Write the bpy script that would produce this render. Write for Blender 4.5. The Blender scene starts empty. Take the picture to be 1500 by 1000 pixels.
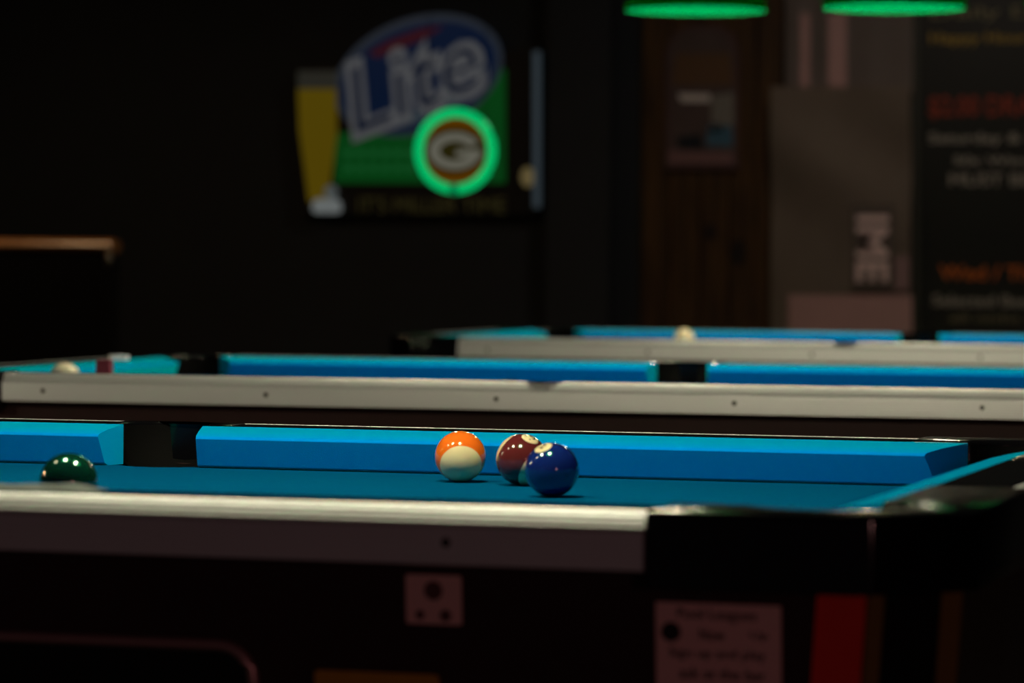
import bpy, bmesh, math, random
from mathutils import Vector, Matrix
random.seed(7)
S = bpy.context.scene
COL = S.collection
SLATE = 0.765                                   # height of the slate above the floor

# ---------------------------------------------------------------- camera
CAM = Vector((1.5754, -3.3312, SLATE + 0.2449))
YAW, PIT, ROL, F = 0.2882, -0.0232, 0.0080, 5202.6
fw = Vector((-math.sin(YAW)*math.cos(PIT), math.cos(YAW)*math.cos(PIT), math.sin(PIT)))
r0 = Vector((math.cos(YAW), math.sin(YAW), 0)); u0 = r0.cross(fw)
RT = math.cos(ROL)*r0 + math.sin(ROL)*u0
UP = -math.sin(ROL)*r0 + math.cos(ROL)*u0
cd = bpy.data.cameras.new('camera'); cam = bpy.data.objects.new('camera', cd); COL.objects.link(cam)
m = Matrix((RT, UP, -fw)).transposed().to_4x4(); m.translation = CAM; cam.matrix_world = m
cd.sensor_width = 36; cd.lens = F/1500*36; cd.clip_start = .05; cd.clip_end = 60
cd.dof.use_dof = True; cd.dof.focus_distance = 4.2; cd.dof.aperture_fstop = 5.6; cd.dof.aperture_blades = 0
S.camera = cam

# ---------------------------------------------------------------- world, exposure
w = bpy.data.worlds.new('world'); S.world = w; w.use_nodes = True
w.node_tree.nodes['Background'].inputs[0].default_value = (1, .72, .78, 1)
w.node_tree.nodes['Background'].inputs[1].default_value = .016
vs = S.view_settings
vs.view_transform = 'Standard'; vs.look = 'None'; vs.exposure = 0; vs.gamma = 1; vs.use_curve_mapping = False
BULB = 330                                      # bulb emission strength over the tables

def at(x, y, Y):                                # photo pixel -> point on the vertical plane Y
    d = fw + (x-750)/F*RT - (y-500)/F*UP
    return CAM + d*((Y-CAM.y)/d.y)

# ---------------------------------------------------------------- materials
def new_mat(name):
    M = bpy.data.materials.new(name); M.use_nodes = True
    nt = M.node_tree; return M, nt, nt.nodes['Principled BSDF']
def mat(name, col, rough=.5, metal=0, noise=0, scale=40, bump=0, stretch=(1,1,1), coat=0, emit=None, es=0, spec=.5, sheen=0):
    M, nt, b = new_mat(name)
    b.inputs['Base Color'].default_value = (*col, 1); b.inputs['Roughness'].default_value = rough
    b.inputs['Metallic'].default_value = metal; b.inputs['Coat Weight'].default_value = coat
    b.inputs['Coat Roughness'].default_value = .04
    b.inputs['Specular IOR Level'].default_value = spec
    b.inputs['Sheen Weight'].default_value = sheen
    if emit: b.inputs['Emission Color'].default_value = (*emit, 1); b.inputs['Emission Strength'].default_value = es
    if noise or bump:
        tc = nt.nodes.new('ShaderNodeTexCoord'); mp = nt.nodes.new('ShaderNodeMapping'); mp.inputs['Scale'].default_value = stretch
        nz = nt.nodes.new('ShaderNodeTexNoise'); nz.inputs['Scale'].default_value = scale; nz.inputs['Detail'].default_value = 4
        nt.links.new(tc.outputs['Object'], mp.inputs[0]); nt.links.new(mp.outputs[0], nz.inputs['Vector'])
        if noise:
            mx = nt.nodes.new('ShaderNodeMix'); mx.data_type = 'RGBA'
            mx.inputs[6].default_value = (*[c*(1-noise) for c in col], 1); mx.inputs[7].default_value = (*[min(1, c*(1+noise)) for c in col], 1)
            nt.links.new(nz.outputs[0], mx.inputs[0]); nt.links.new(mx.outputs[2], b.inputs['Base Color'])
        if bump:
            bp = nt.nodes.new('ShaderNodeBump'); bp.inputs['Strength'].default_value = bump; bp.inputs['Distance'].default_value = .002
            nt.links.new(nz.outputs[0], bp.inputs['Height']); nt.links.new(bp.outputs[0], b.inputs['Normal'])
    return M
def wood(name, dark, light, scale=6, rough=.5):
    M, nt, b = new_mat(name); b.inputs['Roughness'].default_value = rough
    tc = nt.nodes.new('ShaderNodeTexCoord'); mp = nt.nodes.new('ShaderNodeMapping'); mp.inputs['Scale'].default_value = (8, 8, .7)
    nz = nt.nodes.new('ShaderNodeTexNoise'); nz.inputs['Scale'].default_value = scale; nz.inputs['Detail'].default_value = 5; nz.inputs['Distortion'].default_value = .6
    rp = nt.nodes.new('ShaderNodeValToRGB'); rp.color_ramp.elements[0].color = (*dark, 1); rp.color_ramp.elements[1].color = (*light, 1)
    rp.color_ramp.elements[0].position = .3; rp.color_ramp.elements[1].position = .7
    L = nt.links.new; L(tc.outputs['Object'], mp.inputs[0]); L(mp.outputs[0], nz.inputs['Vector']); L(nz.outputs[0], rp.inputs[0]); L(rp.outputs[0], b.inputs['Base Color'])
    return M
def brushed(name, col, rough=.42):              # ribbed aluminium: fine horizontal ridges
    M, nt, b = new_mat(name); b.inputs['Base Color'].default_value = (*col, 1); b.inputs['Metallic'].default_value = .55; b.inputs['Roughness'].default_value = rough
    L = nt.links.new
    tc = nt.nodes.new('ShaderNodeTexCoord'); sp = nt.nodes.new('ShaderNodeSeparateXYZ'); ml = nt.nodes.new('ShaderNodeMath'); ml.operation = 'MULTIPLY'; ml.inputs[1].default_value = 2*math.pi/.0042
    sn = nt.nodes.new('ShaderNodeMath'); sn.operation = 'SINE'
    bp = nt.nodes.new('ShaderNodeBump'); bp.inputs['Strength'].default_value = .25; bp.inputs['Distance'].default_value = .0006
    L(tc.outputs['Object'], sp.inputs[0]); L(sp.outputs[2], ml.inputs[0]); L(ml.outputs[0], sn.inputs[0]); L(sn.outputs[0], bp.inputs['Height']); L(bp.outputs[0], b.inputs['Normal'])
    nz = nt.nodes.new('ShaderNodeTexNoise'); nz.inputs['Scale'].default_value = 3; mp = nt.nodes.new('ShaderNodeMapping'); mp.inputs['Scale'].default_value = (1, 1, 90)
    mr = nt.nodes.new('ShaderNodeMapRange'); mr.inputs[3].default_value = rough-.06; mr.inputs[4].default_value = rough+.08
    L(tc.outputs['Object'], mp.inputs[0]); L(mp.outputs[0], nz.inputs['Vector']); L(nz.outputs[0], mr.inputs[0]); L(mr.outputs[0], b.inputs['Roughness'])
    return M
def glow(name, col, s):
    M, nt, b = new_mat(name); b.inputs['Base Color'].default_value = (*[c*.5 for c in col], 1)
    b.inputs['Emission Color'].default_value = (*col, 1); b.inputs['Emission Strength'].default_value = s; b.inputs['Roughness'].default_value = .3
    return M
def shade_mat(name):
    M = bpy.data.materials.new(name); M.use_nodes = True; nt = M.node_tree; nt.nodes.clear()
    o = nt.nodes.new('ShaderNodeOutputMaterial'); d = nt.nodes.new('ShaderNodeBsdfDiffuse'); t = nt.nodes.new('ShaderNodeBsdfTranslucent')
    g = nt.nodes.new('ShaderNodeBsdfGlossy'); g.inputs['Roughness'].default_value = .25; g.inputs['Color'].default_value = (.0, .012, .006, 1)
    d.inputs[0].default_value = (.0, .042, .014, 1); t.inputs[0].default_value = (.0, .05, .004, 1)
    a = nt.nodes.new('ShaderNodeAddShader'); a2 = nt.nodes.new('ShaderNodeAddShader')
    L = nt.links.new; L(d.outputs[0], a.inputs[0]); L(t.outputs[0], a.inputs[1]); L(a.outputs[0], a2.inputs[0]); L(g.outputs[0], a2.inputs[1]); L(a2.outputs[0], o.inputs[0])
    return M

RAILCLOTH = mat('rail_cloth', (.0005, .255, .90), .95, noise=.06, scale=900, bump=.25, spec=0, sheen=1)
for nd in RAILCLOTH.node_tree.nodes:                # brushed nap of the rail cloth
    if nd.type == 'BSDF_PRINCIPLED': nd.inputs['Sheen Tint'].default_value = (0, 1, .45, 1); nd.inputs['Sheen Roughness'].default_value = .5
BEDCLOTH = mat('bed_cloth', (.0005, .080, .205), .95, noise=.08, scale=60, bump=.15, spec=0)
BLACKLAM = mat('black_laminate', (.004, .004, .005), .5, bump=.02, scale=300, spec=0)
BLACKPLA = mat('black_casting', (.003, .003, .004), .12, bump=.02, scale=60, spec=.4)
LINER = mat('pocket_rubber', (.0012, .0012, .0015), .85, bump=.3, scale=200, noise=.3, spec=.1)
ALU = brushed('ribbed_aluminium', (.92, .95, 1.0), .46)
SCREW = mat('screw_dark', (.03, .03, .03), .4, .6)
CABINET = mat('cabinet_maroon', (.030, .010, .011), .45, noise=.25, scale=60)
BLACKP = mat('black_panel', (.005, .004, .004), .6, spec=.15)
RED = mat('red_laminate', (.95, .03, .018), .5, noise=.08, scale=50)
GOLD = mat('gold_laminate', (.20, .12, .03), .5, noise=.1, scale=50)
BROWN = mat('brown_laminate', (.035, .016, .007), .5, noise=.2, scale=30)
FRAME = mat('window_frame_metal', (.55, .33, .34), .35, .6)
PAPER = mat('paper', (.95, .60, .58), .8, noise=.05, scale=80)
INK = mat('ink', (.02, .015, .018), .8)
YELLOW = mat('yellow_plate', (.62, .32, .03), .5, noise=.1, scale=40)
STEEL = mat('steel', (.5, .5, .5), .3, 1)
DARKMETAL = mat('dark_metal', (.02, .02, .02), .4, .8)
WALLM = mat('wall_paint', (.018, .024, .030), .7, noise=.2, scale=6, bump=.1)
WALLD = mat('wall_trim_dark', (.006, .006, .007), .6)
FLOORM = mat('floor_carpet', (.02, .014, .012), .95, noise=.4, scale=60, bump=.4)
CEILM = mat('ceiling_paint', (.012, .012, .013), .9, noise=.2, scale=8)

# ---------------------------------------------------------------- helpers
def finish(name, bm, material, parent=None, smooth=40, loc=None):
    bmesh.ops.recalc_face_normals(bm, faces=bm.faces)
    me = bpy.data.meshes.new(name); bm.to_mesh(me); bm.free()
    if smooth:
        me.polygons.foreach_set('use_smooth', [True]*len(me.polygons)); me.set_sharp_from_angle(angle=math.radians(smooth))
    for q in (material if isinstance(material, (list, tuple)) else [material]): me.materials.append(q)
    o = bpy.data.objects.new(name, me); COL.objects.link(o)
    if parent: o.parent = parent
    if loc is not None: o.location = loc
    return o
def tag(o, label=None, cat=None, group=None, kind=None):
    if label: o['label'] = label
    if cat: o['category'] = cat
    if group: o['group'] = group
    if kind: o['kind'] = kind
    return o
def thing(name, label, cat, loc=(0,0,0), rz=0, group=None):
    o = bpy.data.objects.new(name, None); COL.objects.link(o); o.location = loc; o.rotation_euler = (0,0,rz); o.empty_display_size = .1
    return tag(o, label, cat, group)
def copy_tree(o, parent=None):
    c = o.copy(); COL.objects.link(c); c.parent = parent
    for ch in list(o.children): copy_tree(ch, c)
    return c
def bevel(bm, wd, seg=2, ang=25):
    es = [e for e in bm.edges if len(e.link_faces) == 2 and e.calc_face_angle(0) > math.radians(ang)]
    if es: bmesh.ops.bevel(bm, geom=es, offset=wd, segments=seg, profile=.5, affect='EDGES')
def box(x0, x1, y0, y1, z0, z1, bev=0, seg=2, bm=None):
    b = bm or bmesh.new()
    v = [b.verts.new(p) for p in ((x0,y0,z0),(x1,y0,z0),(x1,y1,z0),(x0,y1,z0),(x0,y0,z1),(x1,y0,z1),(x1,y1,z1),(x0,y1,z1))]
    for f in ((0,3,2,1),(4,5,6,7),(0,1,5,4),(1,2,6,5),(2,3,7,6),(3,0,4,7)): b.faces.new([v[i] for i in f])
    if bev: bevel(b, bev, seg)
    return b
def prism(pts, z0, z1, bev=0, seg=2, top=None):  # plan outline -> solid; top scales nothing, optional second outline
    b = bmesh.new(); t = top or pts; n = len(pts)
    lo = [b.verts.new((x, y, z0)) for x, y in pts]; hi = [b.verts.new((x, y, z1)) for x, y in t]
    b.faces.new(lo[::-1]); b.faces.new(hi)
    for i in range(n): b.faces.new((lo[i], lo[(i+1)%n], hi[(i+1)%n], hi[i]))
    if bev:
        bmesh.ops.recalc_face_normals(b, faces=b.faces)
        es = [e for e in b.edges if e.calc_face_angle(0) > math.radians(30) and (e in hi[0].link_edges or True)]
        bmesh.ops.bevel(b, geom=es, offset=bev, segments=seg, profile=.5, affect='EDGES', clamp_overlap=True)
    return b
def loft(rings, cap=True, closed=True):          # list of rings with the same number of points
    b = bmesh.new(); V = [[b.verts.new(p) for p in R] for R in rings]; n = len(rings[0])
    for a, c in zip(V, V[1:]):
        for i in range(n if closed else n-1): b.faces.new((a[i], a[(i+1)%n], c[(i+1)%n], c[i]))
    if cap: b.faces.new(V[0][::-1]); b.faces.new(V[-1])
    return b
def lathe(prof, n=40, bm=None, axis='z', cap=False):
    b = bm or bmesh.new(); rows = []
    for r, z in prof:
        rows.append([b.verts.new((r*math.cos(2*math.pi*i/n), r*math.sin(2*math.pi*i/n), z)) for i in range(n)])
    for a, c in zip(rows, rows[1:]):
        for i in range(n): b.faces.new((a[i], a[(i+1)%n], c[(i+1)%n], c[i]))
    if cap: b.faces.new(rows[0][::-1]); b.faces.new(rows[-1])
    return b
def tube(path, r, n=10, bm=None, closed=False):
    b = bm or bmesh.new(); P = [Vector(p) for p in path]; rows = []; N = len(P)
    for i, p in enumerate(P):
        t = (P[(i+1)%N]-P[i-1]) if closed else (P[min(i+1,N-1)]-P[max(i-1,0)])
        t.normalize(); a = t.cross(Vector((0,0,1)) if abs(t.z) < .9 else Vector((0,1,0))).normalized(); c = t.cross(a)
        rows.append([b.verts.new(p + r*(a*math.cos(2*math.pi*k/n)+c*math.sin(2*math.pi*k/n))) for k in range(n)])
    for i in range(N if closed else N-1):
        A, B = rows[i], rows[(i+1)%N]
        for k in range(n): b.faces.new((A[k], A[(k+1)%n], B[(k+1)%n], B[k]))
    if not closed: b.faces.new(rows[0][::-1]); b.faces.new(rows[-1])
    return b
def slab(pts, depth):                            # world-space planar outline facing -Y, given thickness
    b = bmesh.new(); f = [b.verts.new(p) for p in pts]; k = [b.verts.new(Vector(p)+Vector((0, depth, 0))) for p in pts]; n = len(pts)
    b.faces.new(f); b.faces.new(k[::-1])
    for i in range(n): b.faces.new((f[i], k[i], k[(i+1)%n], f[(i+1)%n]))
    return b
def text_mesh(txt, size, ext=.001, shear=0, spacing=1, bold=0):
    c = bpy.data.curves.new('t', 'FONT'); c.body = txt; c.size = size; c.extrude = ext; c.align_x = 'CENTER'; c.align_y = 'CENTER'; c.shear = shear; c.space_character = spacing
    c.resolution_u = 3; c.offset = bold
    o = bpy.data.objects.new('t', c); COL.objects.link(o); me = bpy.data.meshes.new_from_object(o)
    bpy.data.objects.remove(o); bpy.data.curves.remove(c); me.materials.clear(); return me
def lettering(name, txt, height, width, material, parent, mw, shear=0, ext=.001, bold=0, at_parent=True):
    """text stretched to width x height (metres), placed by matrix mw (local x right, y up, z out)"""
    me = text_mesh(txt, 1, 0, shear, bold=bold); xs = [v.co.x for v in me.vertices]; ys = [v.co.y for v in me.vertices]
    cx, cy = (min(xs)+max(xs))/2, (min(ys)+max(ys))/2; sx = width/(max(xs)-min(xs)); sy = height/(max(ys)-min(ys))
    par = list(range(len(me.vertices)))
    def root(i):
        while par[i] != i: par[i] = par[par[i]]; i = par[i]
        return i
    for e in me.edges: par[root(e.vertices[0])] = root(e.vertices[1])
    comp = {}
    for v in me.vertices: comp.setdefault(root(v.index), []).append(v.index)
    rng = sorted((min(xs[i] for i in c), max(xs[i] for i in c), c) for c in comp.values()); words = []
    for lo, hi, c in rng:                          # glyphs closer than a space belong to one word
        if words and lo-words[-1][1] < .17: words[-1][1] = max(hi, words[-1][1]); words[-1][2] += c
        else: words.append([lo, hi, list(c)])
    for lo, hi, c in words:
        idx = {i: k for k, i in enumerate(c)}
        wm = bpy.data.meshes.new(name)
        wm.from_pydata([mw @ Vector(((xs[i]-cx)*sx, (ys[i]-cy)*sy, ext)) for i in c], [], [[idx[i] for i in p.vertices] for p in me.polygons if p.vertices[0] in idx])
        wm.materials.append(material); o = bpy.data.objects.new(name, wm); COL.objects.link(o); o.parent = parent
        if parent and at_parent: o.matrix_parent_inverse = Matrix.Translation(-parent.location)
    bpy.data.meshes.remove(me)
def facing(p, roll=0):                           # matrix: text plane facing -Y at point p
    return Matrix.Translation(p) @ Matrix(((1,0,0,0),(0,0,-1,0),(0,1,0,0),(0,0,0,1))) @ Matrix.Rotation(roll, 4, 'Z')

# ---------------------------------------------------------------- the room
WY = 9.5
def struct(name, bm, material): return tag(finish(name, bm, material, smooth=0), kind='structure')
struct('floor', box(-7, 6, -6, WY, -.05, 0), FLOORM)
struct('ceiling', box(-7, 6, -6, WY, 2.75, 2.8), CEILM)
struct('wall_back', box(-7, 6, WY, WY+.1, 0, 2.75), WALLM)
struct('wall_left', box(-7.1, -7, -6, WY, 0, 2.75), WALLM)
struct('wall_right', box(6, 6.1, -6, WY, 0, 2.75), WALLM)
def wx(px, Y=WY): return at(px, 250, Y).x
struct('trim_1', box(wx(812), wx(903), WY-.10, WY, 0, 2.75, .006), WALLM)        # pilaster right of the beer sign
struct('trim_2', box(wx(800), wx(811), WY-.03, WY, 0, 2.75, .004), wood('dark_wood', (.006,.004,.003), (.02,.013,.008)))
# knotty wood panelling
PINE = wood('panel_wood', (.025, .011, .003), (.11, .055, .014), 5, .5)
pan = struct('trim_3', box(wx(943), wx(1146), WY-.012, WY, 0, 2.75), WALLD)
edges = [943, 985, 1030, 1072, 1110, 1146]
for a, b in zip(edges, edges[1:]):
    o = finish('plank', box(wx(a)+.003, wx(b)-.003, WY-.032, WY-.012, 0, 2.75, .004), PINE, pan, 30)
KNOT = mat('knot', (.008, .004, .003), .6)
for px, py, rx, ry in ((1040, 340, .022, .03), (1081, 370, .03, .05)):
    c = at(px, py, WY-.033); pts = [c+Vector((rx*math.cos(t), 0, ry*math.sin(t))) for t in [k*math.pi/8 for k in range(16)]]
    finish('wood_knot', slab(pts, .002), KNOT, pan, 0)

# ---------------------------------------------------------------- pool table
NO, CB, RI, RO = .495, .545, .616, .634          # half widths: cushion nose, cushion back, trim inside, outer face
LX = .495                                        # extra half length
NH, TH = .036, .0469                             # nose height, rail height
CASTU, CASTL = .885, .935                       # where the corner castings start, right and left ends
def cushion_bm(ua, ub, ka, kb):
    """runs along +u at v = NO..CB; ka, kb are the end slopes du/dv"""
    prof = [(NO+.0200, .0), (NO+.0130, .0035), (NO+.0074, .0167), (NO+.0018, .0298), (NO+.0009, .0320), (NO, .0342), (NO+.0008, .0362), (NO+.0032, .0378), (NO+.02, .0420), (CB, TH), (CB, .0)]
    rings = []
    for t in (0, .25, .5, .75, 1):
        rings.append([(ua+ka*(v-NO) + t*((ub+kb*(v-NO))-(ua+ka*(v-NO))), v, z) for v, z in prof])
    b = loft(rings); 
    es = [e for e in b.edges if e.calc_face_angle(0) > math.radians(50) and all(abs(v.co.z) > .001 for v in e.verts) and abs(e.verts[0].co.y-CB) > 1e-4]
    bmesh.ops.bevel(b, geom=es, offset=.004, segments=3, profile=.5, affect='EDGES')
    return b
def rot_bm(b, k, mirror=False):
    if mirror: bmesh.ops.scale(b, vec=(-1, 1, 1), verts=b.verts)
    return b
def trim_bm(ua, ub, out, inn):
    prof = [(inn, TH), (inn+.002, TH+.0004), (inn+.0035, TH-.0004), (inn+.006, TH-.0026), (out-.0025, TH-.0132), (out-.0008, TH-.0160), (out, TH-.0190), (out, .0012), (out-.0015, 0), (inn, 0)]
    return loft([[(u, v, z) for v, z in prof] for u in (ua, ub)])
def arc(cx, cy, r, a0, a1, n): return [(cx+r*math.cos(math.radians(a0+(a1-a0)*i/n)), cy+r*math.sin(math.radians(a0+(a1-a0)*i/n))) for i in range(n+1)]

def make_table():
    T = thing('pool_table', 'x', 'pool table')
    # slate bed under cloth, notched at the six pockets
    q = []
    CX, CY, PR = 1.008, .513, .062
    def corner(sx, sy):
        pts = arc(CX, CY, PR, 172, 278, 8); return [(sx*x, sy*y) for x, y in pts]
    def side(sy):
        return [(x, sy*y) for x, y in arc(0, .562, .060, 200, 340, 8)]
    E1 = CX-.004; E2 = .512
    outline = []
    outline += [(-.064, E2)] + side(1)[1:-1] + [(.064, E2), (.946, E2)] + corner(1, 1)[1:-1] + [(E1, .452)]
    outline += [(E1, -.452)] + [(x, y) for x, y in corner(1, -1)[1:-1][::-1]] + [(.946, -E2), (.064, -E2)] + side(-1)[1:-1][::-1] + [(-.064, -E2), (-.946, -E2)]
    outline += corner(-1, -1)[1:-1] + [(-E1, -.452), (-E1, .452)] + corner(-1, 1)[1:-1][::-1] + [(-.946, E2)]
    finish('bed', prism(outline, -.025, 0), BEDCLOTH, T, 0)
    # six cushions
    def put(b, ang, shift=0, flip=False, name='cushion', material=RAILCLOTH, smooth=40):
        if flip: bmesh.ops.scale(b, vec=(-1, 1, 1), verts=b.verts)
        if shift: bmesh.ops.translate(b, vec=(0, shift, 0), verts=b.verts)
        bmesh.ops.rotate(b, cent=(0,0,0), matrix=Matrix.Rotation(math.radians(ang), 3, 'Z'), verts=b.verts)
        return finish(name, b, material, T, smooth)
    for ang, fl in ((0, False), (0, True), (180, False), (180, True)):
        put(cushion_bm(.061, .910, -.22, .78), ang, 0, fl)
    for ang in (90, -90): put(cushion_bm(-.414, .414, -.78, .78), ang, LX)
    # black rail tops
    for sy in (1, -1):
        for a_, b_ in ((.0785, CASTU-.001), (-CASTL+.001, -.0785)):
            y0, y1 = sorted((sy*CB, sy*RI)); finish('rail', box(a_, b_, y0, y1, 0, TH-.0004, .0012), BLACKLAM, T, 30)
    for ang, ce in ((90, .354), (-90, .239)): put(box(-ce, ce, CB, RI, 0, TH-.0004, .0012), ang, LX, False, 'rail', BLACKLAM, 30)
    # aluminium edge trims with screws
    sb = None
    def screws(tr, ang, us, shift, fl):
        nonlocal sb
        for u in us:
            if sb is None:
                b = lathe([(.0001, .0012), (.0024, .0011), (.0036, .0006), (.004, 0)], 12)
                sc = finish('screw', b, SCREW, tr); sb = sc
            else:
                sc = bpy.data.objects.new('screw', sb.data); COL.objects.link(sc); sc.parent = tr
            v = Vector((-u if fl else u, RO+shift, .0185)); v.rotate(Matrix.Rotation(math.radians(ang), 3, 'Z')); sc.location = v
            sc.rotation_euler = (math.radians(-90), 0, math.radians(ang))
    for sy in (1, -1):
        bb = trim_bm(-CASTL+.001, CASTU-.001, RO, RI)
        if sy < 0: bmesh.ops.scale(bb, vec=(1, -1, 1), verts=bb.verts)
        tr = finish('edge_trim', bb, ALU, T, 50)
        us = (-.86, -.465, -.07, .325, .722); screws(tr, 0 if sy > 0 else 180, [u*sy for u in us], 0, False)
    for ang, ce in ((90, .354), (-90, .239)):
        tr = put(trim_bm(-ce, ce, RO, RI), ang, LX, False, 'edge_trim', ALU, 50); screws(tr, ang, (-.18, .18), LX, False)
    # corner castings
    def casting(sx, sy):
        R = RO; ce = .24 if sx > 0 else .355; cu = CASTU if sx > 0 else CASTL; EO = R+LX+(.008 if sx > 0 else 0); o = [(cu, CB+.001), (.944, CB+.001)] 
        o += arc(CX, CY, PR+.003, 152, -62, 14)[0:]
        o += [(1.041, .449), (1.041, ce), (EO, ce), (EO, R-.071), (EO-.071, R), (cu, R)]
        b = prism([(sx*x, sy*y) for x, y in o], -.012, TH+.0025, 0)
        bmesh.ops.recalc_face_normals(b, faces=b.faces)
        es = [e for e in b.edges if e.calc_face_angle(0) > math.radians(30) and max(v.co.z for v in e.verts) > 0]
        bmesh.ops.bevel(b, geom=es, offset=.005, segments=3, profile=.5, affect='EDGES', clamp_overlap=True)
        return finish('corner_casting', b, BLACKPLA, T, 40)
    for sx in (1, -1):
        for sy in (1, -1):
            c = casting(sx, sy)
            b = lathe([(PR+.0025, .043), (PR+.001, .0), (PR, -.06), (PR*.8, -.10), (.001, -.105)], 28); bmesh.ops.translate(b, vec=(sx*CX, sy*CY, 0), verts=b.verts)
            # keep only the far side of the liner above the bed
            dele = [v for v in b.verts if v.co.z > -.03 and (sx*(v.co.x)-CX)+(sy*v.co.y-CY) < -.012]
            bmesh.ops.delete(b, geom=dele, context='VERTS')
            finish('pocket_liner', b, LINER, T, 60)
    for sy in (1, -1):
        o = [(-.0775, CB+.001)] + [(x, y) for x, y in arc(0, .562, .0585, 198, -18, 16)] + [(.0775, CB+.001), (.0775, RI-.0005), (-.0775, RI-.0005)]
        b = prism([(x, sy*y) for x, y in o], -.004, TH+.0010)
        bmesh.ops.recalc_face_normals(b, faces=b.faces)
        es = [e for e in b.edges if e.calc_face_angle(0) > math.radians(30) and min(v.co.z for v in e.verts) > 0]
        bmesh.ops.bevel(b, geom=es, offset=.003, segments=2, profile=.5, affect='EDGES', clamp_overlap=True)
        finish('side_casting', b, BLACKPLA, T, 40)
        b = lathe([(.0575, .044), (.0560, .004), (.0465, -.003), (.044, -.06), (.03, -.1), (.001, -.103)], 28); bmesh.ops.translate(b, vec=(0, sy*.562, 0), verts=b.verts)
        bmesh.ops.delete(b, geom=[v for v in b.verts if v.co.z > -.03 and sy*v.co.y < .548], context='VERTS')
        finish('pocket_liner', b, LINER, T, 60)
    # cabinet, tapering towards the floor, chamfered corners
    def oct_(hu, hv, c): return [(hu, -hv+c), (hu, hv-c), (hu-c, hv), (-hu+c, hv), (-hu, hv-c), (-hu, -hv+c), (-hu+c, -hv), (hu-c, -hv)]
    TOPH, BOT, TP = -.001, -.44, .033
    cb = prism(oct_(1.122-TP, .61-TP, .063), BOT, TOPH, 0, top=oct_(1.122, .61, .063))
    bmesh.ops.delete(cb, geom=[f for f in cb.faces if all(v.co.z > TOPH-.0005 for v in f.verts)], context='FACES_ONLY')   # open under the slate
    finish('cabinet', cb, CABINET, T, 0)
    # striped corner posts
    def strip(pa, pb, qa, qb, material, name):      # strip on the slanted cabinet face from top points pa, pb to bottom points qa, qb
        pa, pb, qa, qb = map(Vector, (pa, pb, qa, qb)); n = (pb-pa).cross(qa-pa).normalized()
        mid = (pa+pb+qa+qb)/4
        if n.dot(Vector((mid.x, mid.y, 0))) < 0: n = -n
        b = bmesh.new(); lo = [b.verts.new(p) for p in (pa, pb, qb, qa)]; hi = [b.verts.new(p+n*.002) for p in (pa, pb, qb, qa)]
        b.faces.new(hi); b.faces.new(lo[::-1])
        for i in range(4): b.faces.new((lo[i], lo[(i+1)%4], hi[(i+1)%4], hi[i]))
        return finish(name, b, material, T, 0)
    for sx in (1, -1):
        for sy in (1, -1):
            def P(u, v, z):                       # point on the cabinet skin at depth z
                k = (TOPH-z)/(TOPH-BOT)*TP; return (sx*(u-k), sy*(v-k), z)
            zt, zb = -.0125, BOT+.004
            f1 = lambda u: (P(u, .6105, zt), P(u, .6105, zb))
            def run(a, b_, M):                    # a, b: (u, v) on the top outline
                strip(P(*a, zt), P(*b_, zt), P(*a, zb), P(*b_, zb), M, 'corner_stripe')
            run((1.020, .6105), (1.0588, .6105), RED); run((1.0595, .6105), (1.070, .6000), GOLD)
            run((1.0705, .5995), (1.108, .562), BLACKP); run((1.1085, .5615), (1.1225, .5475), GOLD)
            run((1.1225, .545), (1.1225, .30), BROWN)
    # legs with levelling feet
    for sx in (1, -1):
        for sy in (1, -1):
            a = [(.80, .36), (.98, .36), (.98, .52), (.80, .52)]; c = [(.84, .40), (.96, .40), (.96, .50), (.84, .50)]
            lg = finish('leg', prism([(sx*x, sy*y) for x, y in c], -.735, BOT, 0, top=[(sx*x, sy*y) for x, y in a]), BLACKP, T, 0)
            b = lathe([(.001, -.765), (.04, -.765), (.04, -.755), (.012, -.748), (.012, -.735)], 16); bmesh.ops.translate(b, vec=(sx*.90, sy*.45, 0), verts=b.verts)
            finish('levelling_foot', b, STEEL, lg)
    return T
GRP = 'blue cloth pool tables in a row'
T1 = make_table()
T2 = copy_tree(T1); T3 = copy_tree(T1)
for T, (x, y, dz, a), lab in ((T1, (0, 0, 0, 0), 'nearest pool table, blue cloth, with the orange striped and blue balls on it'),
                          (T2, (-.0517, 2.8547, -.0021, .0403), 'middle pool table, blue cloth and bright silver edge trim, right behind the nearest table'),
                          (T3, (-.0563, 5.4764, .0083, .0186), 'farthest pool table, below the two green lamps, its silver trimmed edge blurred')):
    T.location = (x, y, SLATE+dz); T.rotation_euler = (0, 0, a); tag(T, lab, 'pool table', GRP)
def on_table(T, u, v, z=0):
    return Matrix.Translation(T.location) @ Matrix.Rotation(T.rotation_euler.z, 4, 'Z') @ Vector((u, v, z))

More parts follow.
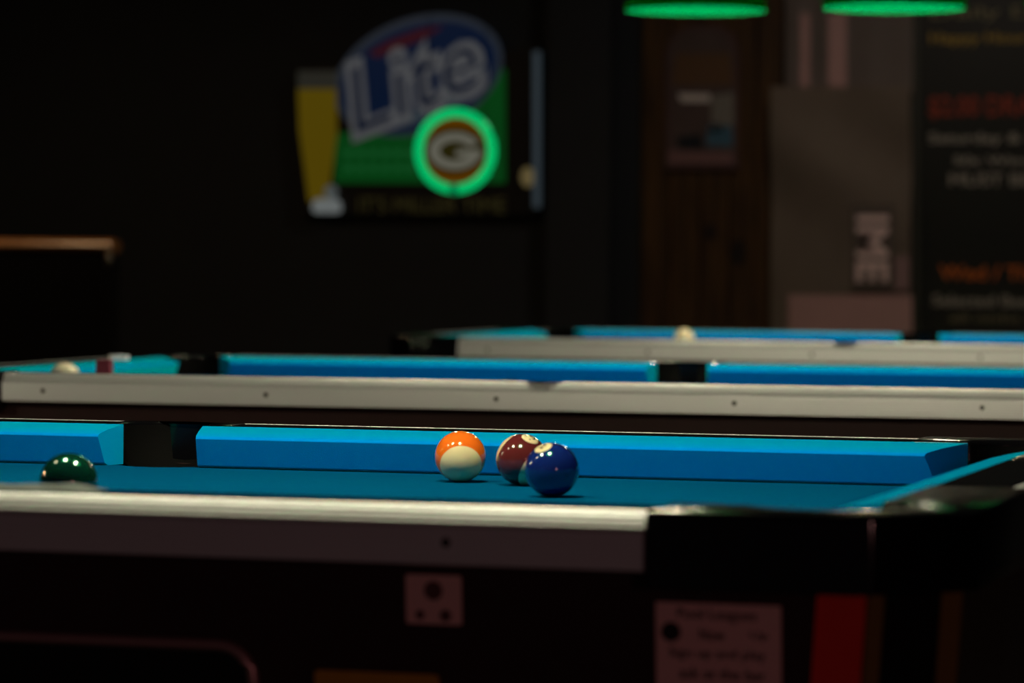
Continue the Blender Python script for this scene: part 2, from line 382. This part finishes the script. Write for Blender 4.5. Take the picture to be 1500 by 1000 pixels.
# things fixed to the near side of the nearest table (cabinet face slants inwards with depth)
TP_ = .033/.439
def face_y(z): return -.610 + (-.001 - z)*TP_ - .0008
def face_pt(u, z): return Vector((u, face_y(z), z))
def face_panel(name, u0, u1, z0, z1, material, th=.0012, rad=0):
    pts = []
    if rad:
        for cx, cz, a0 in ((u1-rad, z1-rad, 0), (u0+rad, z1-rad, 90), (u0+rad, z0+rad, 180), (u1-rad, z0+rad, 270)):
            pts += [(cx+rad*math.cos(math.radians(a0+90*i/6)), cz+rad*math.sin(math.radians(a0+90*i/6))) for i in range(7)]
    else: pts = [(u0, z0), (u1, z0), (u1, z1), (u0, z1)]
    return finish(name, slab([face_pt(u, z)-Vector((0, th, 0)) for u, z in pts], th), material, T1, 0)
def face_text(name, txt, u, z, hgt, wid, parent):
    tilt = math.atan(TP_)
    mw = Matrix.Translation(face_pt(u, z)-Vector((0, .0022, 0))) @ Matrix(((1,0,0,0),(0,0,-1,0),(0,1,0,0),(0,0,0,1))) @ Matrix.Rotation(tilt, 4, 'X')
    lettering(name, txt, hgt, wid, INK, parent, mw, ext=.0003, at_parent=False)
s1 = tag(face_panel('sticker', .681, .728, -.050, -.010, PAPER, rad=.002), 'small square pinkish sticker')
b = bmesh.new()
for cu, cz, rr in ((.7045, -.0225, .008), (.693, -.0425, .004), (.7145, -.0425, .005)):
    vs_ = [b.verts.new(face_pt(cu+rr*math.cos(t), cz+rr*math.sin(t))-Vector((0, .0018, 0))) for t in [k*math.pi/8 for k in range(16)]]; b.faces.new(vs_)
finish('sticker_print', b, mat('faded_ink', (.14, .06, .065), .8), s1, 0)
s2 = tag(face_panel('sticker', .889, .990, -.107, -.025, PAPER, rad=.001), 'large pinkish printed notice')
for txt, u, z, h, wd in (('Pool Leagues', .939, -.0345, .011, .064), ('Now', .935, -.0495, .009, .020), ('Up', .973, -.0495, .008, .014), ('Sign up and play', .939, -.0655, .010, .078), ('ask at the bar', .943, -.0805, .009, .07)):
    face_text('notice_text', txt, u, z, h, wd, s2)
b = bmesh.new(); vs_ = [b.verts.new(face_pt(.9015+.008*math.cos(t), -.0485+.008*math.sin(t))-Vector((0, .0022, 0))) for t in [k*math.pi/8 for k in range(16)]]; b.faces.new(vs_)
finish('notice_mark', b, INK, s2, 0)
tag(face_panel('coin_plate', .602, .708, -.19, -.091, YELLOW, .003, .004), 'yellow plate on the cabinet side')
# rounded frame of the ball return window
wpts = []
for cx, cz, a0 in ((.548-.03, -.074-.03, 0), (.05+.03, -.074-.03, 90), (.05+.03, -.30+.03, 180), (.548-.03, -.30+.03, 270)):
    wpts += [face_pt(cx+.03*math.cos(math.radians(a0+90*i/8)), cz+.03*math.sin(math.radians(a0+90*i/8)))-Vector((0, .001, 0)) for i in range(9)]
wf = finish('ball_window_frame', tube(wpts, .005, 8, closed=True), FRAME, T1, 60)
finish('ball_window', slab([p+Vector((0, -.0005, 0)) for p in wpts], .002), mat('dark_glass', (.004, .004, .005), .3), wf, 0)

# ---------------------------------------------------------------- pendant lamps over the tables
SHADE = shade_mat('green_glass_shade')
BULBM = glow('bulb_glow', (1, .87, .60), BULB)
BRASS = mat('brass', (.45, .30, .10), .3, 1)
def make_lamp(xs, loc, rz, label, powers=(1, 1, 1)):
    L = thing('billiard_lamp', label, 'lamp', loc, rz, 'green billiard lamps')
    finish('lamp_bar', tube([(xs[0]-.25, 0, .26), (xs[-1]+.25, 0, .26)], .012, 12), BRASS, L)
    for x, pw in zip(xs, powers):
        prof = [(.030, .175), (.045, .170), (.075, .150), (.115, .112), (.148, .072), (.170, .038), (.179, .016), (.182, 0), (.1785, 0), (.1755, .016), (.1665, .037), (.145, .069), (.112, .108), (.073, .146), (.044, .166), (.030, .171)]
        b = lathe(prof, 48); bmesh.ops.translate(b, vec=(x, 0, 0), verts=b.verts); sh = finish('lamp_shade', b, SHADE, L, 60)
        b = lathe([(.001, .262), (.012, .262), (.012, .185), (.034, .180), (.034, .150), (.022, .140), (.001, .140)], 20); bmesh.ops.translate(b, vec=(x, 0, 0), verts=b.verts); finish('socket', b, BRASS, L, 40)
        b = lathe([(.001, .025), (.012, .027), (.024, .034), (.033, .048), (.035, .060), (.032, .075), (.024, .092), (.016, .108), (.014, .140)], 20); bmesh.ops.translate(b, vec=(x, 0, 0), verts=b.verts); finish('bulb', b, BULBM if pw == 1 else glow('bulb_glow', (1, .87, .60), BULB*pw), L, 60)
    top = 2.75-loc[2]
    for s in (xs[0], xs[-1]):
        ch = tube([(s, 0, .262), (s, 0, top-.02)], .004, 8); finish('hanging_rod', ch, BRASS, L)
        b = lathe([(.001, top), (.05, top), (.045, top-.012), (.01, top-.025), (.001, top-.025)], 24); bmesh.ops.translate(b, vec=(s, 0, 0), verts=b.verts); finish('ceiling_rose', b, BRASS, L, 40)
    return L
LZ = SLATE+.875
make_lamp((-.51, 0, .51), (-.045, 5.476, LZ+.004), 0, 'billiard lamp with green shades hanging above the farthest table')
make_lamp((-.51, 0, .51), (-.05, 2.855, LZ), .04, 'billiard lamp with green shades hanging above the middle table')
make_lamp((-.51, 0, .51), (.0, -.06, LZ), 0, 'billiard lamp with green shades hanging above the nearest table', (.18, 1.2, 2.1))
make_lamp((-.51, 0, .51), (-3.0, .30, LZ), 0, 'added unseen billiard lamp with green shades far to the left of the nearest table', (1.5, 1.6, 1.7))  # unseen lamp, added to brighten the middle table's edge trim

# ---------------------------------------------------------------- balls
R = .0281
def ball_mats(c): return c
IVORY = mat('ivory', (.90, .75, .45), .10, coat=.6)
def basis(z):
    z = z.normalized(); x = z.orthogonal().normalized(); y = z.cross(x); return Matrix((x, y, z)).transposed()
def camdir(a, b, c): return (RT*a + UP*b - fw*c).normalized()
def make_ball(name, label, group, pos, colour, axis=None, disc=None, number=None):
    main = mat('ball_' + name, colour, .09, coat=.7)
    lat = [0]+[54*i/8 for i in range(1, 9)]+[54+72*i/12 for i in range(1, 13)]+[126+54*i/8 for i in range(1, 8)]
    b = bmesh.new(); n = 48; rows = []
    for th in lat[1:]:
        t = math.radians(th); rows.append([b.verts.new((R*math.sin(t)*math.cos(2*math.pi*i/n), R*math.sin(t)*math.sin(2*math.pi*i/n), R*math.cos(t))) for i in range(n)])
    top = b.verts.new((0, 0, R)); bot = b.verts.new((0, 0, -R))
    for i in range(n):
        b.faces.new((top, rows[0][i], rows[0][(i+1)%n])); b.faces.new((bot, rows[-1][(i+1)%n], rows[-1][i]))
    for a, c in zip(rows, rows[1:]):
        for i in range(n): b.faces.new((a[i], c[i], c[(i+1)%n], a[(i+1)%n]))
    if axis is not None:
        for f in b.faces:
            if abs(f.calc_center_median().normalized().z) > math.cos(math.radians(54)): f.material_index = 1
        bmesh.ops.rotate(b, cent=(0,0,0), matrix=basis(axis), verts=b.verts)
    o = finish(name, b, [main, IVORY], None, 180, pos); tag(o, label, 'ball', group)
    if disc is not None:
        b = bmesh.new(); rows = []; n = 32
        for th in (0.5, 6, 12, 17, 20, 20.3):
            t = math.radians(th); rr = R+(.00012 if th < 20.2 else -.0002)
            rows.append([b.verts.new((rr*math.sin(t)*math.cos(2*math.pi*i/n), rr*math.sin(t)*math.sin(2*math.pi*i/n), rr*math.cos(t))) for i in range(n)])
        b.faces.new(rows[0])
        for a, c in zip(rows, rows[1:]):
            for i in range(n): b.faces.new((a[i], c[i], c[(i+1)%n], a[(i+1)%n]))
        B = basis(disc); bmesh.ops.rotate(b, cent=(0,0,0), matrix=B, verts=b.verts)
        d = finish('number_disc', b, IVORY, o, 180)
        me = text_mesh(number, .0125, 0, bold=.0003); me.materials.append(mat('digit_ink', (.02, .03, .02), .15, coat=.5))
        up = (UP - disc*UP.dot(disc)).normalized(); rt = up.cross(disc.normalized())
        Rm = Matrix((rt, up, disc.normalized())).transposed()
        for v in me.vertices:
            p = Vector((v.co.x, v.co.y, 0)); zz = math.sqrt(max(0, (R+.00035)**2-p.length_squared)); v.co = Rm @ Vector((p.x, p.y, zz))
        t = bpy.data.objects.new('number', me); COL.objects.link(t); t.parent = d
    return o
def at_z(x, y, z):
    d = fw + (x-750)/F*RT - (y-500)/F*UP; return CAM + d*((z-CAM.z)/d.z)
G1 = 'balls on the nearest table'
ax = camdir(.04, -.46, .88)
make_ball('pool_ball', 'orange striped pool ball with its cream end towards the camera', G1, at_z(674.5, 668.5, SLATE+R), (.92, .17, .014), ax)
A15 = camdir(.72, -.5, .48); D15 = camdir(.41, .80, .44); D15 = (D15 - A15*D15.dot(A15)).normalized()
make_ball('pool_ball', 'maroon striped pool ball half hidden behind the blue ball', G1, at_z(764.5, 673, SLATE+R), (.12, .018, .02), A15, D15, '15')
make_ball('pool_ball', 'solid dark blue pool ball in front of the maroon one', G1, at_z(808.5, 688, SLATE+R), (.006, .020, .16), None, camdir(-.34, .87, .36), '2')
make_ball('pool_ball', 'solid dark green pool ball near the side pocket', G1, at_z(100.5, 706, SLATE+R), (.002, .035, .022))
make_ball('cue_ball', 'cream cue ball at the left end of the middle table', 'cue balls', on_table(T2, -.955, -.29, R), (.80, .72, .55))
make_ball('cue_ball', 'cream cue ball on the farthest table', 'cue balls', on_table(T3, -.600, .36, R), (.85, .70, .48))

# chalk cube, and a white block standing in for a bright glint
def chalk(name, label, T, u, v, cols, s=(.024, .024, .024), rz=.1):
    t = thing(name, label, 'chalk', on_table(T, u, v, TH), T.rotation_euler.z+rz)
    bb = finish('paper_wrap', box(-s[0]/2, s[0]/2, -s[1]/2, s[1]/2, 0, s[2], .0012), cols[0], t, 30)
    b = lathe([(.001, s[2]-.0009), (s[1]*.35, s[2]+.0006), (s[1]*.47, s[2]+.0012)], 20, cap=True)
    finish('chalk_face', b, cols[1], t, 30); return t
chalk('rail_block', 'reddish purple chalk cube standing on the near rail of the middle table', T2, -.768, -.585, (mat('chalk_wrap', (.22, .03, .07), .7, noise=.4, scale=150), mat('chalk_face', (.35, .10, .16), .9)))
chalk('rail_block', 'small white block standing in for a bright glint on the left end rail of the middle table', T2, -1.032, .19, (mat('glint_block', (.95, .92, .88), .35), mat('glint_block_face', (.8, .8, .8), .9)), s=(.034, .022, .009))

# folded cloth on the near rail, in front of the green ball
ca = at_z(100, 727, SLATE+TH); cl = ca.x
FC = bmesh.new(); rows = []
for i in range(25):
    t = i/24; x = cl-.17+.17*t; k = min(1, 4*t, 5*(1-t)+.25)
    hh = .0055*k*(1+.18*math.sin(9*t)+.1*math.sin(23*t)); yc = -.582+.004*math.sin(7*t)
    rows.append([(x, yc+.026*a, SLATE+TH-.0004+hh*b_) for a, b_ in ((-1, 0), (-1, .5), (-.7, .95), (0, 1.05), (.7, .95), (1, .5), (1, 0))])
FC = loft(rows)
tag(finish('folded_cloth', FC, mat('grey_cloth', (.10, .12, .12), .9, noise=.3, scale=90, bump=.3), None, 60), 'flat grey folded cloth on the near rail in front of the green ball', 'cloth')

# ---------------------------------------------------------------- things at the back wall
def poly(name, pix, Y, depth, material, parent, smooth=0):
    return finish(name, slab([at(x, y, Y) for x, y in pix], depth), material, parent, smooth)
def ell(cx, cy, rx, ry, tilt=0, n=40, a0=0, a1=360):
    t = math.radians(tilt); P = []
    for i in range(n):
        a = math.radians(a0+(a1-a0)*i/n); x, y = rx*math.cos(a), ry*math.sin(a); P.append((cx+x*math.cos(t)-y*math.sin(t), cy+x*math.sin(t)+y*math.cos(t)))
    return P
def lit(name, col, s=.42): return glow(name, col, s)
# backlit beer sign
BS = thing('beer_sign', 'large backlit beer sign with blue oval, beer glass and green field on the dark wall', 'sign', at(610, 312, WY-.06))
def bs(name, pix, Y, depth, material):
    o = poly(name, pix, Y, depth, material, None); o.parent = BS; o.matrix_parent_inverse = Matrix.Translation(-BS.location); return o
bs('back_panel', [(440, 100), (790, 70), (790, 314), (440, 314)], WY-.05, .05, mat('sign_black', (.004, .004, .005), .5))
bs('green_field', [(490, 195), (600, 190), (700, 120), (740, 100), (740, 268), (490, 268)], WY-.056, .005, lit('sign_green', (.002, .085, .012)))
GL = lit('sign_green_light', (.012, .15, .035))
for k in range(6):
    for j in range(2):
        x = 505+18*k; y = 220+22*j
        bs('yard_mark', [(x, y), (x+11, y), (x+11, y+9), (x, y+9)], WY-.058, .002, GL)
bs('oval_border', ell(612, 110, 128, 84, -20), WY-.062, .006, lit('sign_steel', (.032, .042, .06)))
bs('oval', ell(612, 112, 119, 75, -20), WY-.066, .004, lit('sign_blue', (.002, .012, .045)))
bs('red_swoosh', [(540, 78), (570, 60), (620, 42), (650, 38), (622, 56), (580, 72), (552, 84)], WY-.068, .002, lit('sign_red', (.06, .006, .012)))
bs('silver_swoosh', [(520, 188), (560, 178), (620, 160), (680, 125), (705, 95), (700, 125), (670, 155), (610, 180), (550, 194)], WY-.068, .002, lit('sign_silver', (.05, .075, .095)))
mw = facing(at(602, 116, WY-.070), math.radians(20))
px2m = (at(700, 118, WY).x-at(600, 118, WY).x)/100
for txt, M, bo, e in (('Lite', lit('sign_white', (.135, .14, .15)), .05, .0), ('Lite', lit('sign_navy', (.001, .008, .032)), -.008, .003)):
    lettering('lettering', txt, (112 if bo > 0 else 88)*px2m, (222 if bo > 0 else 198)*px2m, M, BS, mw, shear=.25, ext=e, bold=bo)
GLASSY = lit('sign_beer', (.155, .105, .003)); 
bs('beer_glass', [(436, 130), (493, 130), (492, 200), (485, 250), (478, 296), (452, 296), (446, 250), (438, 190)], WY-.064, .012, GLASSY)
bs('beer_foam', [(436, 104), (494, 104), (493, 130), (436, 130)], WY-.066, .014, lit('sign_foam', (.035, .035, .028)))
WH = lit('sign_glass_white', (.26, .29, .29))
bs('glass_knob', ell(484, 281, 9, 10, 0, 20), WY-.072, .012, lit('sign_knob', (.13, .15, .15)))
bs('glass_foot', [(458, 296), (464, 291), (492, 291), (498, 297), (499, 308), (494, 312), (462, 312), (457, 308)], WY-.074, .012, WH)
bs('edge_bar', [(781, 75), (790, 75), (790, 304), (781, 304)], WY-.075, .02, lit('sign_bar', (.055, .075, .09)))
bs('edge_knob', ell(772, 259, 9, 14, 0, 20), WY-.08, .02, lit('sign_brass', (.22, .17, .07)))
lettering('slogan_word', "IT'S MILLER TIME", 22*px2m, 215*px2m, lit('sign_slogan', (.045, .038, .012)), BS, facing(at(632, 300, WY-.055)), ext=.0)

# round green neon sign with a G emblem
NY = 7.0
NC = at(667, 221, NY)
NS = thing('neon_sign', 'round green neon ring sign with a white G emblem on a gold disc', 'sign', NC)
k = (at(767, 221, NY).x-NC.x)/100*1.0
RN = 56*(at(667, 121, NY).z-NC.z)/100*1.0
pts = [(RN*math.sin(a), 0, -RN*math.cos(a)) for a in [math.radians(4+352*i/72) for i in range(73)]]
finish('neon_tube', tube(pts, .0155, 14), glow('neon_green', (0.0, .46, .125), 1.0), NS, 60)
finish('tube_joint', tube([(RN*math.sin(math.radians(a)), 0, -RN*math.cos(math.radians(a))) for a in (-6, -2, 2, 6)], .0175, 12), glow('neon_joint', (0.0, .16, .05), 1.0), NS, 60)
def disc3(name, rx, rz, y, dp, M, par):
    return finish(name, slab([(rx*math.cos(t), y, rz*math.sin(t)) for t in [2*math.pi*i/48 for i in range(48)]], dp), M, par, 0)
dk = disc3('gold_disc', RN-.013, RN-.013, .0, .01, glow('disc_gold', (.075, .026, .0), 1), NS)
disc3('dark_oval', .122*.79, .088*.79, -.003, .003, glow('disc_dark', (.016, .013, .002), 1), NS)
b = bmesh.new(); n = 44; ro = []; ri = []
for i in range(n+1):
    a = math.radians(24+318*i/n); y = -.006; ro.append(b.verts.new((.105*.79*math.cos(a), y, .072*.79*math.sin(a)))); ri.append(b.verts.new((.062*.79*math.cos(a), y, .037*.79*math.sin(a))))
for i in range(n): b.faces.new((ro[i], ro[i+1], ri[i+1], ri[i]))
q = [b.verts.new(p) for p in ((.004, -.0062, .003), (.085, -.0062, .003), (.085, -.0062, -.017), (.004, -.0062, -.017))]; b.faces.new(q)
finish('letter_g', b, glow('g_white', (.105, .102, .08), 1), NS, 0)
for s in (-1, 1):
    finish('hanging_wire', tube([(s*.09, .012, .06), (s*.09, .012, 2.75-NC.z)], .0012, 6), DARKMETAL, NS)

# hanging picture on the wood panelling
PS = thing('wall_poster', 'narrow framed picture with faded print on the wood panelling', 'picture', at(1028, 247, WY-.034))
def ps(name, pix, Y, depth, material):
    o = poly(name, pix, Y, depth, material, None); o.parent = PS; o.matrix_parent_inverse = Matrix.Translation(-PS.location); return o
ps('picture_frame', [(974, 75), (985, 48), (1010, 36), (1050, 36), (1074, 48), (1082, 75), (1082, 247), (974, 247)], WY-.05, .016, mat('poster_frame', (.10, .055, .055), .5))
ps('print', [(981, 78), (990, 55), (1012, 44), (1048, 44), (1068, 55), (1076, 78), (1076, 241), (981, 241)], WY-.051, .001, mat('poster_base', (.10, .07, .065), .6, noise=.5, scale=9))
for pix, c in (([(990, 78), (1070, 78), (1074, 125), (984, 125)], (.14, .075, .035)), ([(993, 137), (1040, 138), (1040, 149), (998, 149)], (.75, .72, .68)),
               ([(1042, 140), (1075, 135), (1075, 185), (1042, 180)], (.24, .24, .21)), ([(990, 200), (1028, 196), (1030, 218), (995, 218)], (.006, .012, .022)),
               ([(1038, 184), (1072, 184), (1074, 214), (1034, 214)], (.06, .17, .26)), ([(1040, 186), (1058, 186), (1058, 193), (1040, 193)], (.7, .75, .75)),
               ([(978, 220), (1074, 224), (1074, 240), (978, 240)], (.24, .13, .13))):
    ps('print_patch', pix, WY-.0525, .001, mat('patch', c, .6))

# banners
GREY = mat('banner_grey', (.36, .30, .235), .7, noise=.12, scale=7)
PINK = mat('banner_pink', (.55, .34, .32), .7, noise=.1, scale=12)
GREY2 = mat('banner_light', (.35, .30, .27), .7, noise=.12, scale=9)
UB = thing('banner', 'light grey hanging banner with faded pink streaks, above the one with letters', 'banner', at(1240, 130, WY-.05))
def sheet(name, x0, x1, y0, y1, Y, material, amp, parent, nx=30, ny=30, fold=None):
    b = bmesh.new(); G = []
    for j in range(ny+1):
        row = []
        for i in range(nx+1):
            s, t = i/nx, j/ny; p = at(x0+(x1-x0)*s, y0+(y1-y0)*t, Y); d = fold(s, t)*amp if fold else 0
            row.append(b.verts.new(p+Vector((0, -d, 0))))
        G.append(row)
    for j in range(ny):
        for i in range(nx): b.faces.new((G[j][i], G[j+1][i], G[j+1][i+1], G[j][i+1]))
    bmesh.ops.solidify(b, geom=b.faces[:], thickness=.002)
    o = finish(name, b, material, None, 60); o.parent = parent; o.matrix_parent_inverse = Matrix.Translation(-parent.location); return o
sheet('cloth', 1151, 1337, -60, 136, WY-.05, GREY2, .012, UB, fold=lambda s, t: .5+.5*math.sin(s*21))
for x0, x1 in ((1172, 1186), (1213, 1240)):
    o = poly('pink_streak', [(x0, 20), (x1, 20), (x1, 128), (x0, 128)], WY-.066, .001, PINK, None); o.parent = UB; o.matrix_parent_inverse = Matrix.Translation(-UB.location)
LB = thing('banner', 'grey creased banner with pink block letters running down and a pink band below', 'banner', at(1232, 490, WY-.08))
def crease(s, t):
    q = t*1.6-s*.55; return .5+.35*math.sin(q*9)*math.exp(-((t-.22)/.25)**2)+.1*math.sin(s*7)
sheet('cloth', 1131, 1336, 127, 640, WY-.085, GREY, .05, LB, 40, 50, crease)
def lb(o): o.parent = LB; o.matrix_parent_inverse = Matrix.Translation(-LB.location); return o
lb(poly('pink_band', [(1155, 432), (1336, 432), (1336, 620), (1155, 620)], WY-.125, .002, PINK, None))
lb(poly('letter_panel', [(1247, 300), (1309, 300), (1309, 424), (1247, 424)], WY-.123, .001, mat('letter_ground', (.12, .10, .085), .7), None))
lb(poly('band_side', [(1312, 375), (1331, 375), (1331, 425), (1312, 425)], WY-.123, .001, mat('faded_pink', (.34, .22, .22), .7), None))
px = (at(1300, 360, WY-.13).x-at(1200, 360, WY-.13).x)/100
lettering('lettering', 'IME', 47*px, 96*px, mat('letter_pink', (.95, .74, .70), .7), LB, facing(at(1278, 364, WY-.127), math.radians(-90)), bold=.03)

# menu board
MB = thing('menu_board', 'black menu board with coloured handwritten lines at the right', 'board', at(1420, 480, WY-.05))
def mb(o): o.parent = MB; o.matrix_parent_inverse = Matrix.Translation(-MB.location); return o
mb(poly('board', [(1346, -60), (1640, -60), (1640, 560), (1346, 560)], WY-.06, .03, mat('board_black', (.010, .013, .009), .5, noise=.2, scale=5), None))
FR = mat('board_frame', (.05, .055, .04), .5)
for pix in ([(1337, -70), (1346, -70), (1346, 570), (1337, 570)], [(1640, -70), (1650, -70), (1650, 570), (1640, 570)], [(1346, -70), (1640, -70), (1640, -60), (1346, -60)], [(1346, 560), (1640, 560), (1640, 570), (1346, 570)]):
    mb(poly('frame_bar', pix, WY-.07, .05, FR, None))
W_ = mat('chalk_white', (.40, .39, .33), .8); Y_ = mat('chalk_yellow', (.42, .30, .06), .8); R_ = mat('chalk_red', (.36, .06, .03), .8); O_ = mat('chalk_orange', (.70, .18, .025), .8); D_ = mat('chalk_dim', (.22, .21, .12), .8)
for txt, x0, x1, y, h, M in (('Daily Drink', 1365, 1600, 20, 22, D_), ('Happy Hour Specials', 1364, 1600, 57, 20, Y_), ('$2.00 DRAFTS', 1362, 1560, 157, 34, R_), ('Saturday & Sunday', 1362, 1590, 204, 19, W_),
                             ('50c Wings & Fries', 1399, 1610, 237, 17, W_), ('MUST BE 21', 1392, 1545, 263, 18, W_), ('Wed / Thursday', 1378, 1600, 403, 27, O_), ('Selected Beers & Shots', 1368, 1620, 441, 17, W_), ('all night long', 1392, 1560, 468, 14, D_)):
    c = at((x0+x1)/2, y, WY-.062); lettering('menu_word', txt, h*px, (x1-x0)*px, M, MB, facing(c), ext=.001, bold=.02)

# dark seat back at the left with a polished brown top rail
SB = thing('bench_seat', 'dark high-backed bench with a polished brown top rail at the left', 'bench', (at(60, 400, 7.3).x-.25, 7.3, 0))
xr = at(170, 400, 7.3).x-SB.location.x; zt = at(90, 350, 7.3).z
SBM = mat('bench_black', (.004, .004, .004), .4)
finish('backrest', box(-.95, xr-.004, -.035, .035, .12, zt-.04, .012, 3), SBM, SB, 40)
finish('seat', box(-.95, xr-.03, .036, .45, .34, .46, .03, 3), SBM, SB, 40)
b = loft([[(x, .045*math.cos(t), zt-.022+.022*math.sin(t)) for t in [2*math.pi*k/16 for k in range(16)]] for x in (-.96, xr-.01, xr)]); 
finish('top_rail', b, mat('polished_brown', (.42, .19, .06), .25, noise=.2, scale=12), SB, 40)
b = lathe([(.001, -.012), (.008, -.010), (.011, 0), (.008, .010), (.001, .012)], 16); bmesh.ops.scale(b, vec=(1, .7, 2.0), verts=b.verts); bmesh.ops.translate(b, vec=(xr-.012, -.035, zt-.066), verts=b.verts)
finish('corner_glint', b, mat('glint_metal', (.6, .52, .42), .3, 1), SB, 60)  # bright bead standing in for the highlight on the bench corner
for x in (-.85, xr-.12):
    for y in (0, .38): finish('leg', box(x-.025, x+.025, y-.025, y+.025, 0, .34 if y else .13, .004), SBM, SB, 30)

# ---------------------------------------------------------------- unseen lamps, added to light the back wall, bench and table side
def added_downlight(name, label, loc, r, col, s):
    t = thing(name, label, 'lamp', loc)
    finish('housing', lathe([(r+.02, 0), (r+.02, -.012), (r, -.012), (r, 0)], 28), DARKMETAL, t, 40)
    b = lathe([(.001, -.004), (r, -.004)], 28); finish('lens', b, glow(name+'_glow', col, s), t)
    return t
added_downlight('added_ceiling_light', 'added unseen ceiling light in front of the banner and menu board', (-.55, 7.9, 2.75), .07, (1, .80, .66), 185)  # added to brighten the banners, panelling and menu board
added_downlight('added_ceiling_light', 'added unseen ceiling light in front of the dark bench at the left', (-3.75, 6.7, 2.75), .05, (1, .66, .36), 420)  # added to bring out the bench's top rail
WS = thing('added_pendant', 'added unseen red pendant lamp on the camera side of the tables', 'lamp', (4.0, -4.8, 1.40))  # added reddish source for the stickers and corner stripes
finish('cord', tube([(0, 0, .12), (0, 0, 1.35)], .004, 8), DARKMETAL, WS)
b = lathe([(.001, -.10), (.05, -.09), (.085, -.03), (.095, .03), (.06, .10), (.02, .12), (.001, .12)], 28)
finish('glass_shade', b, glow('added_red_glow', (1, .44, .42), 75), WS, 60)
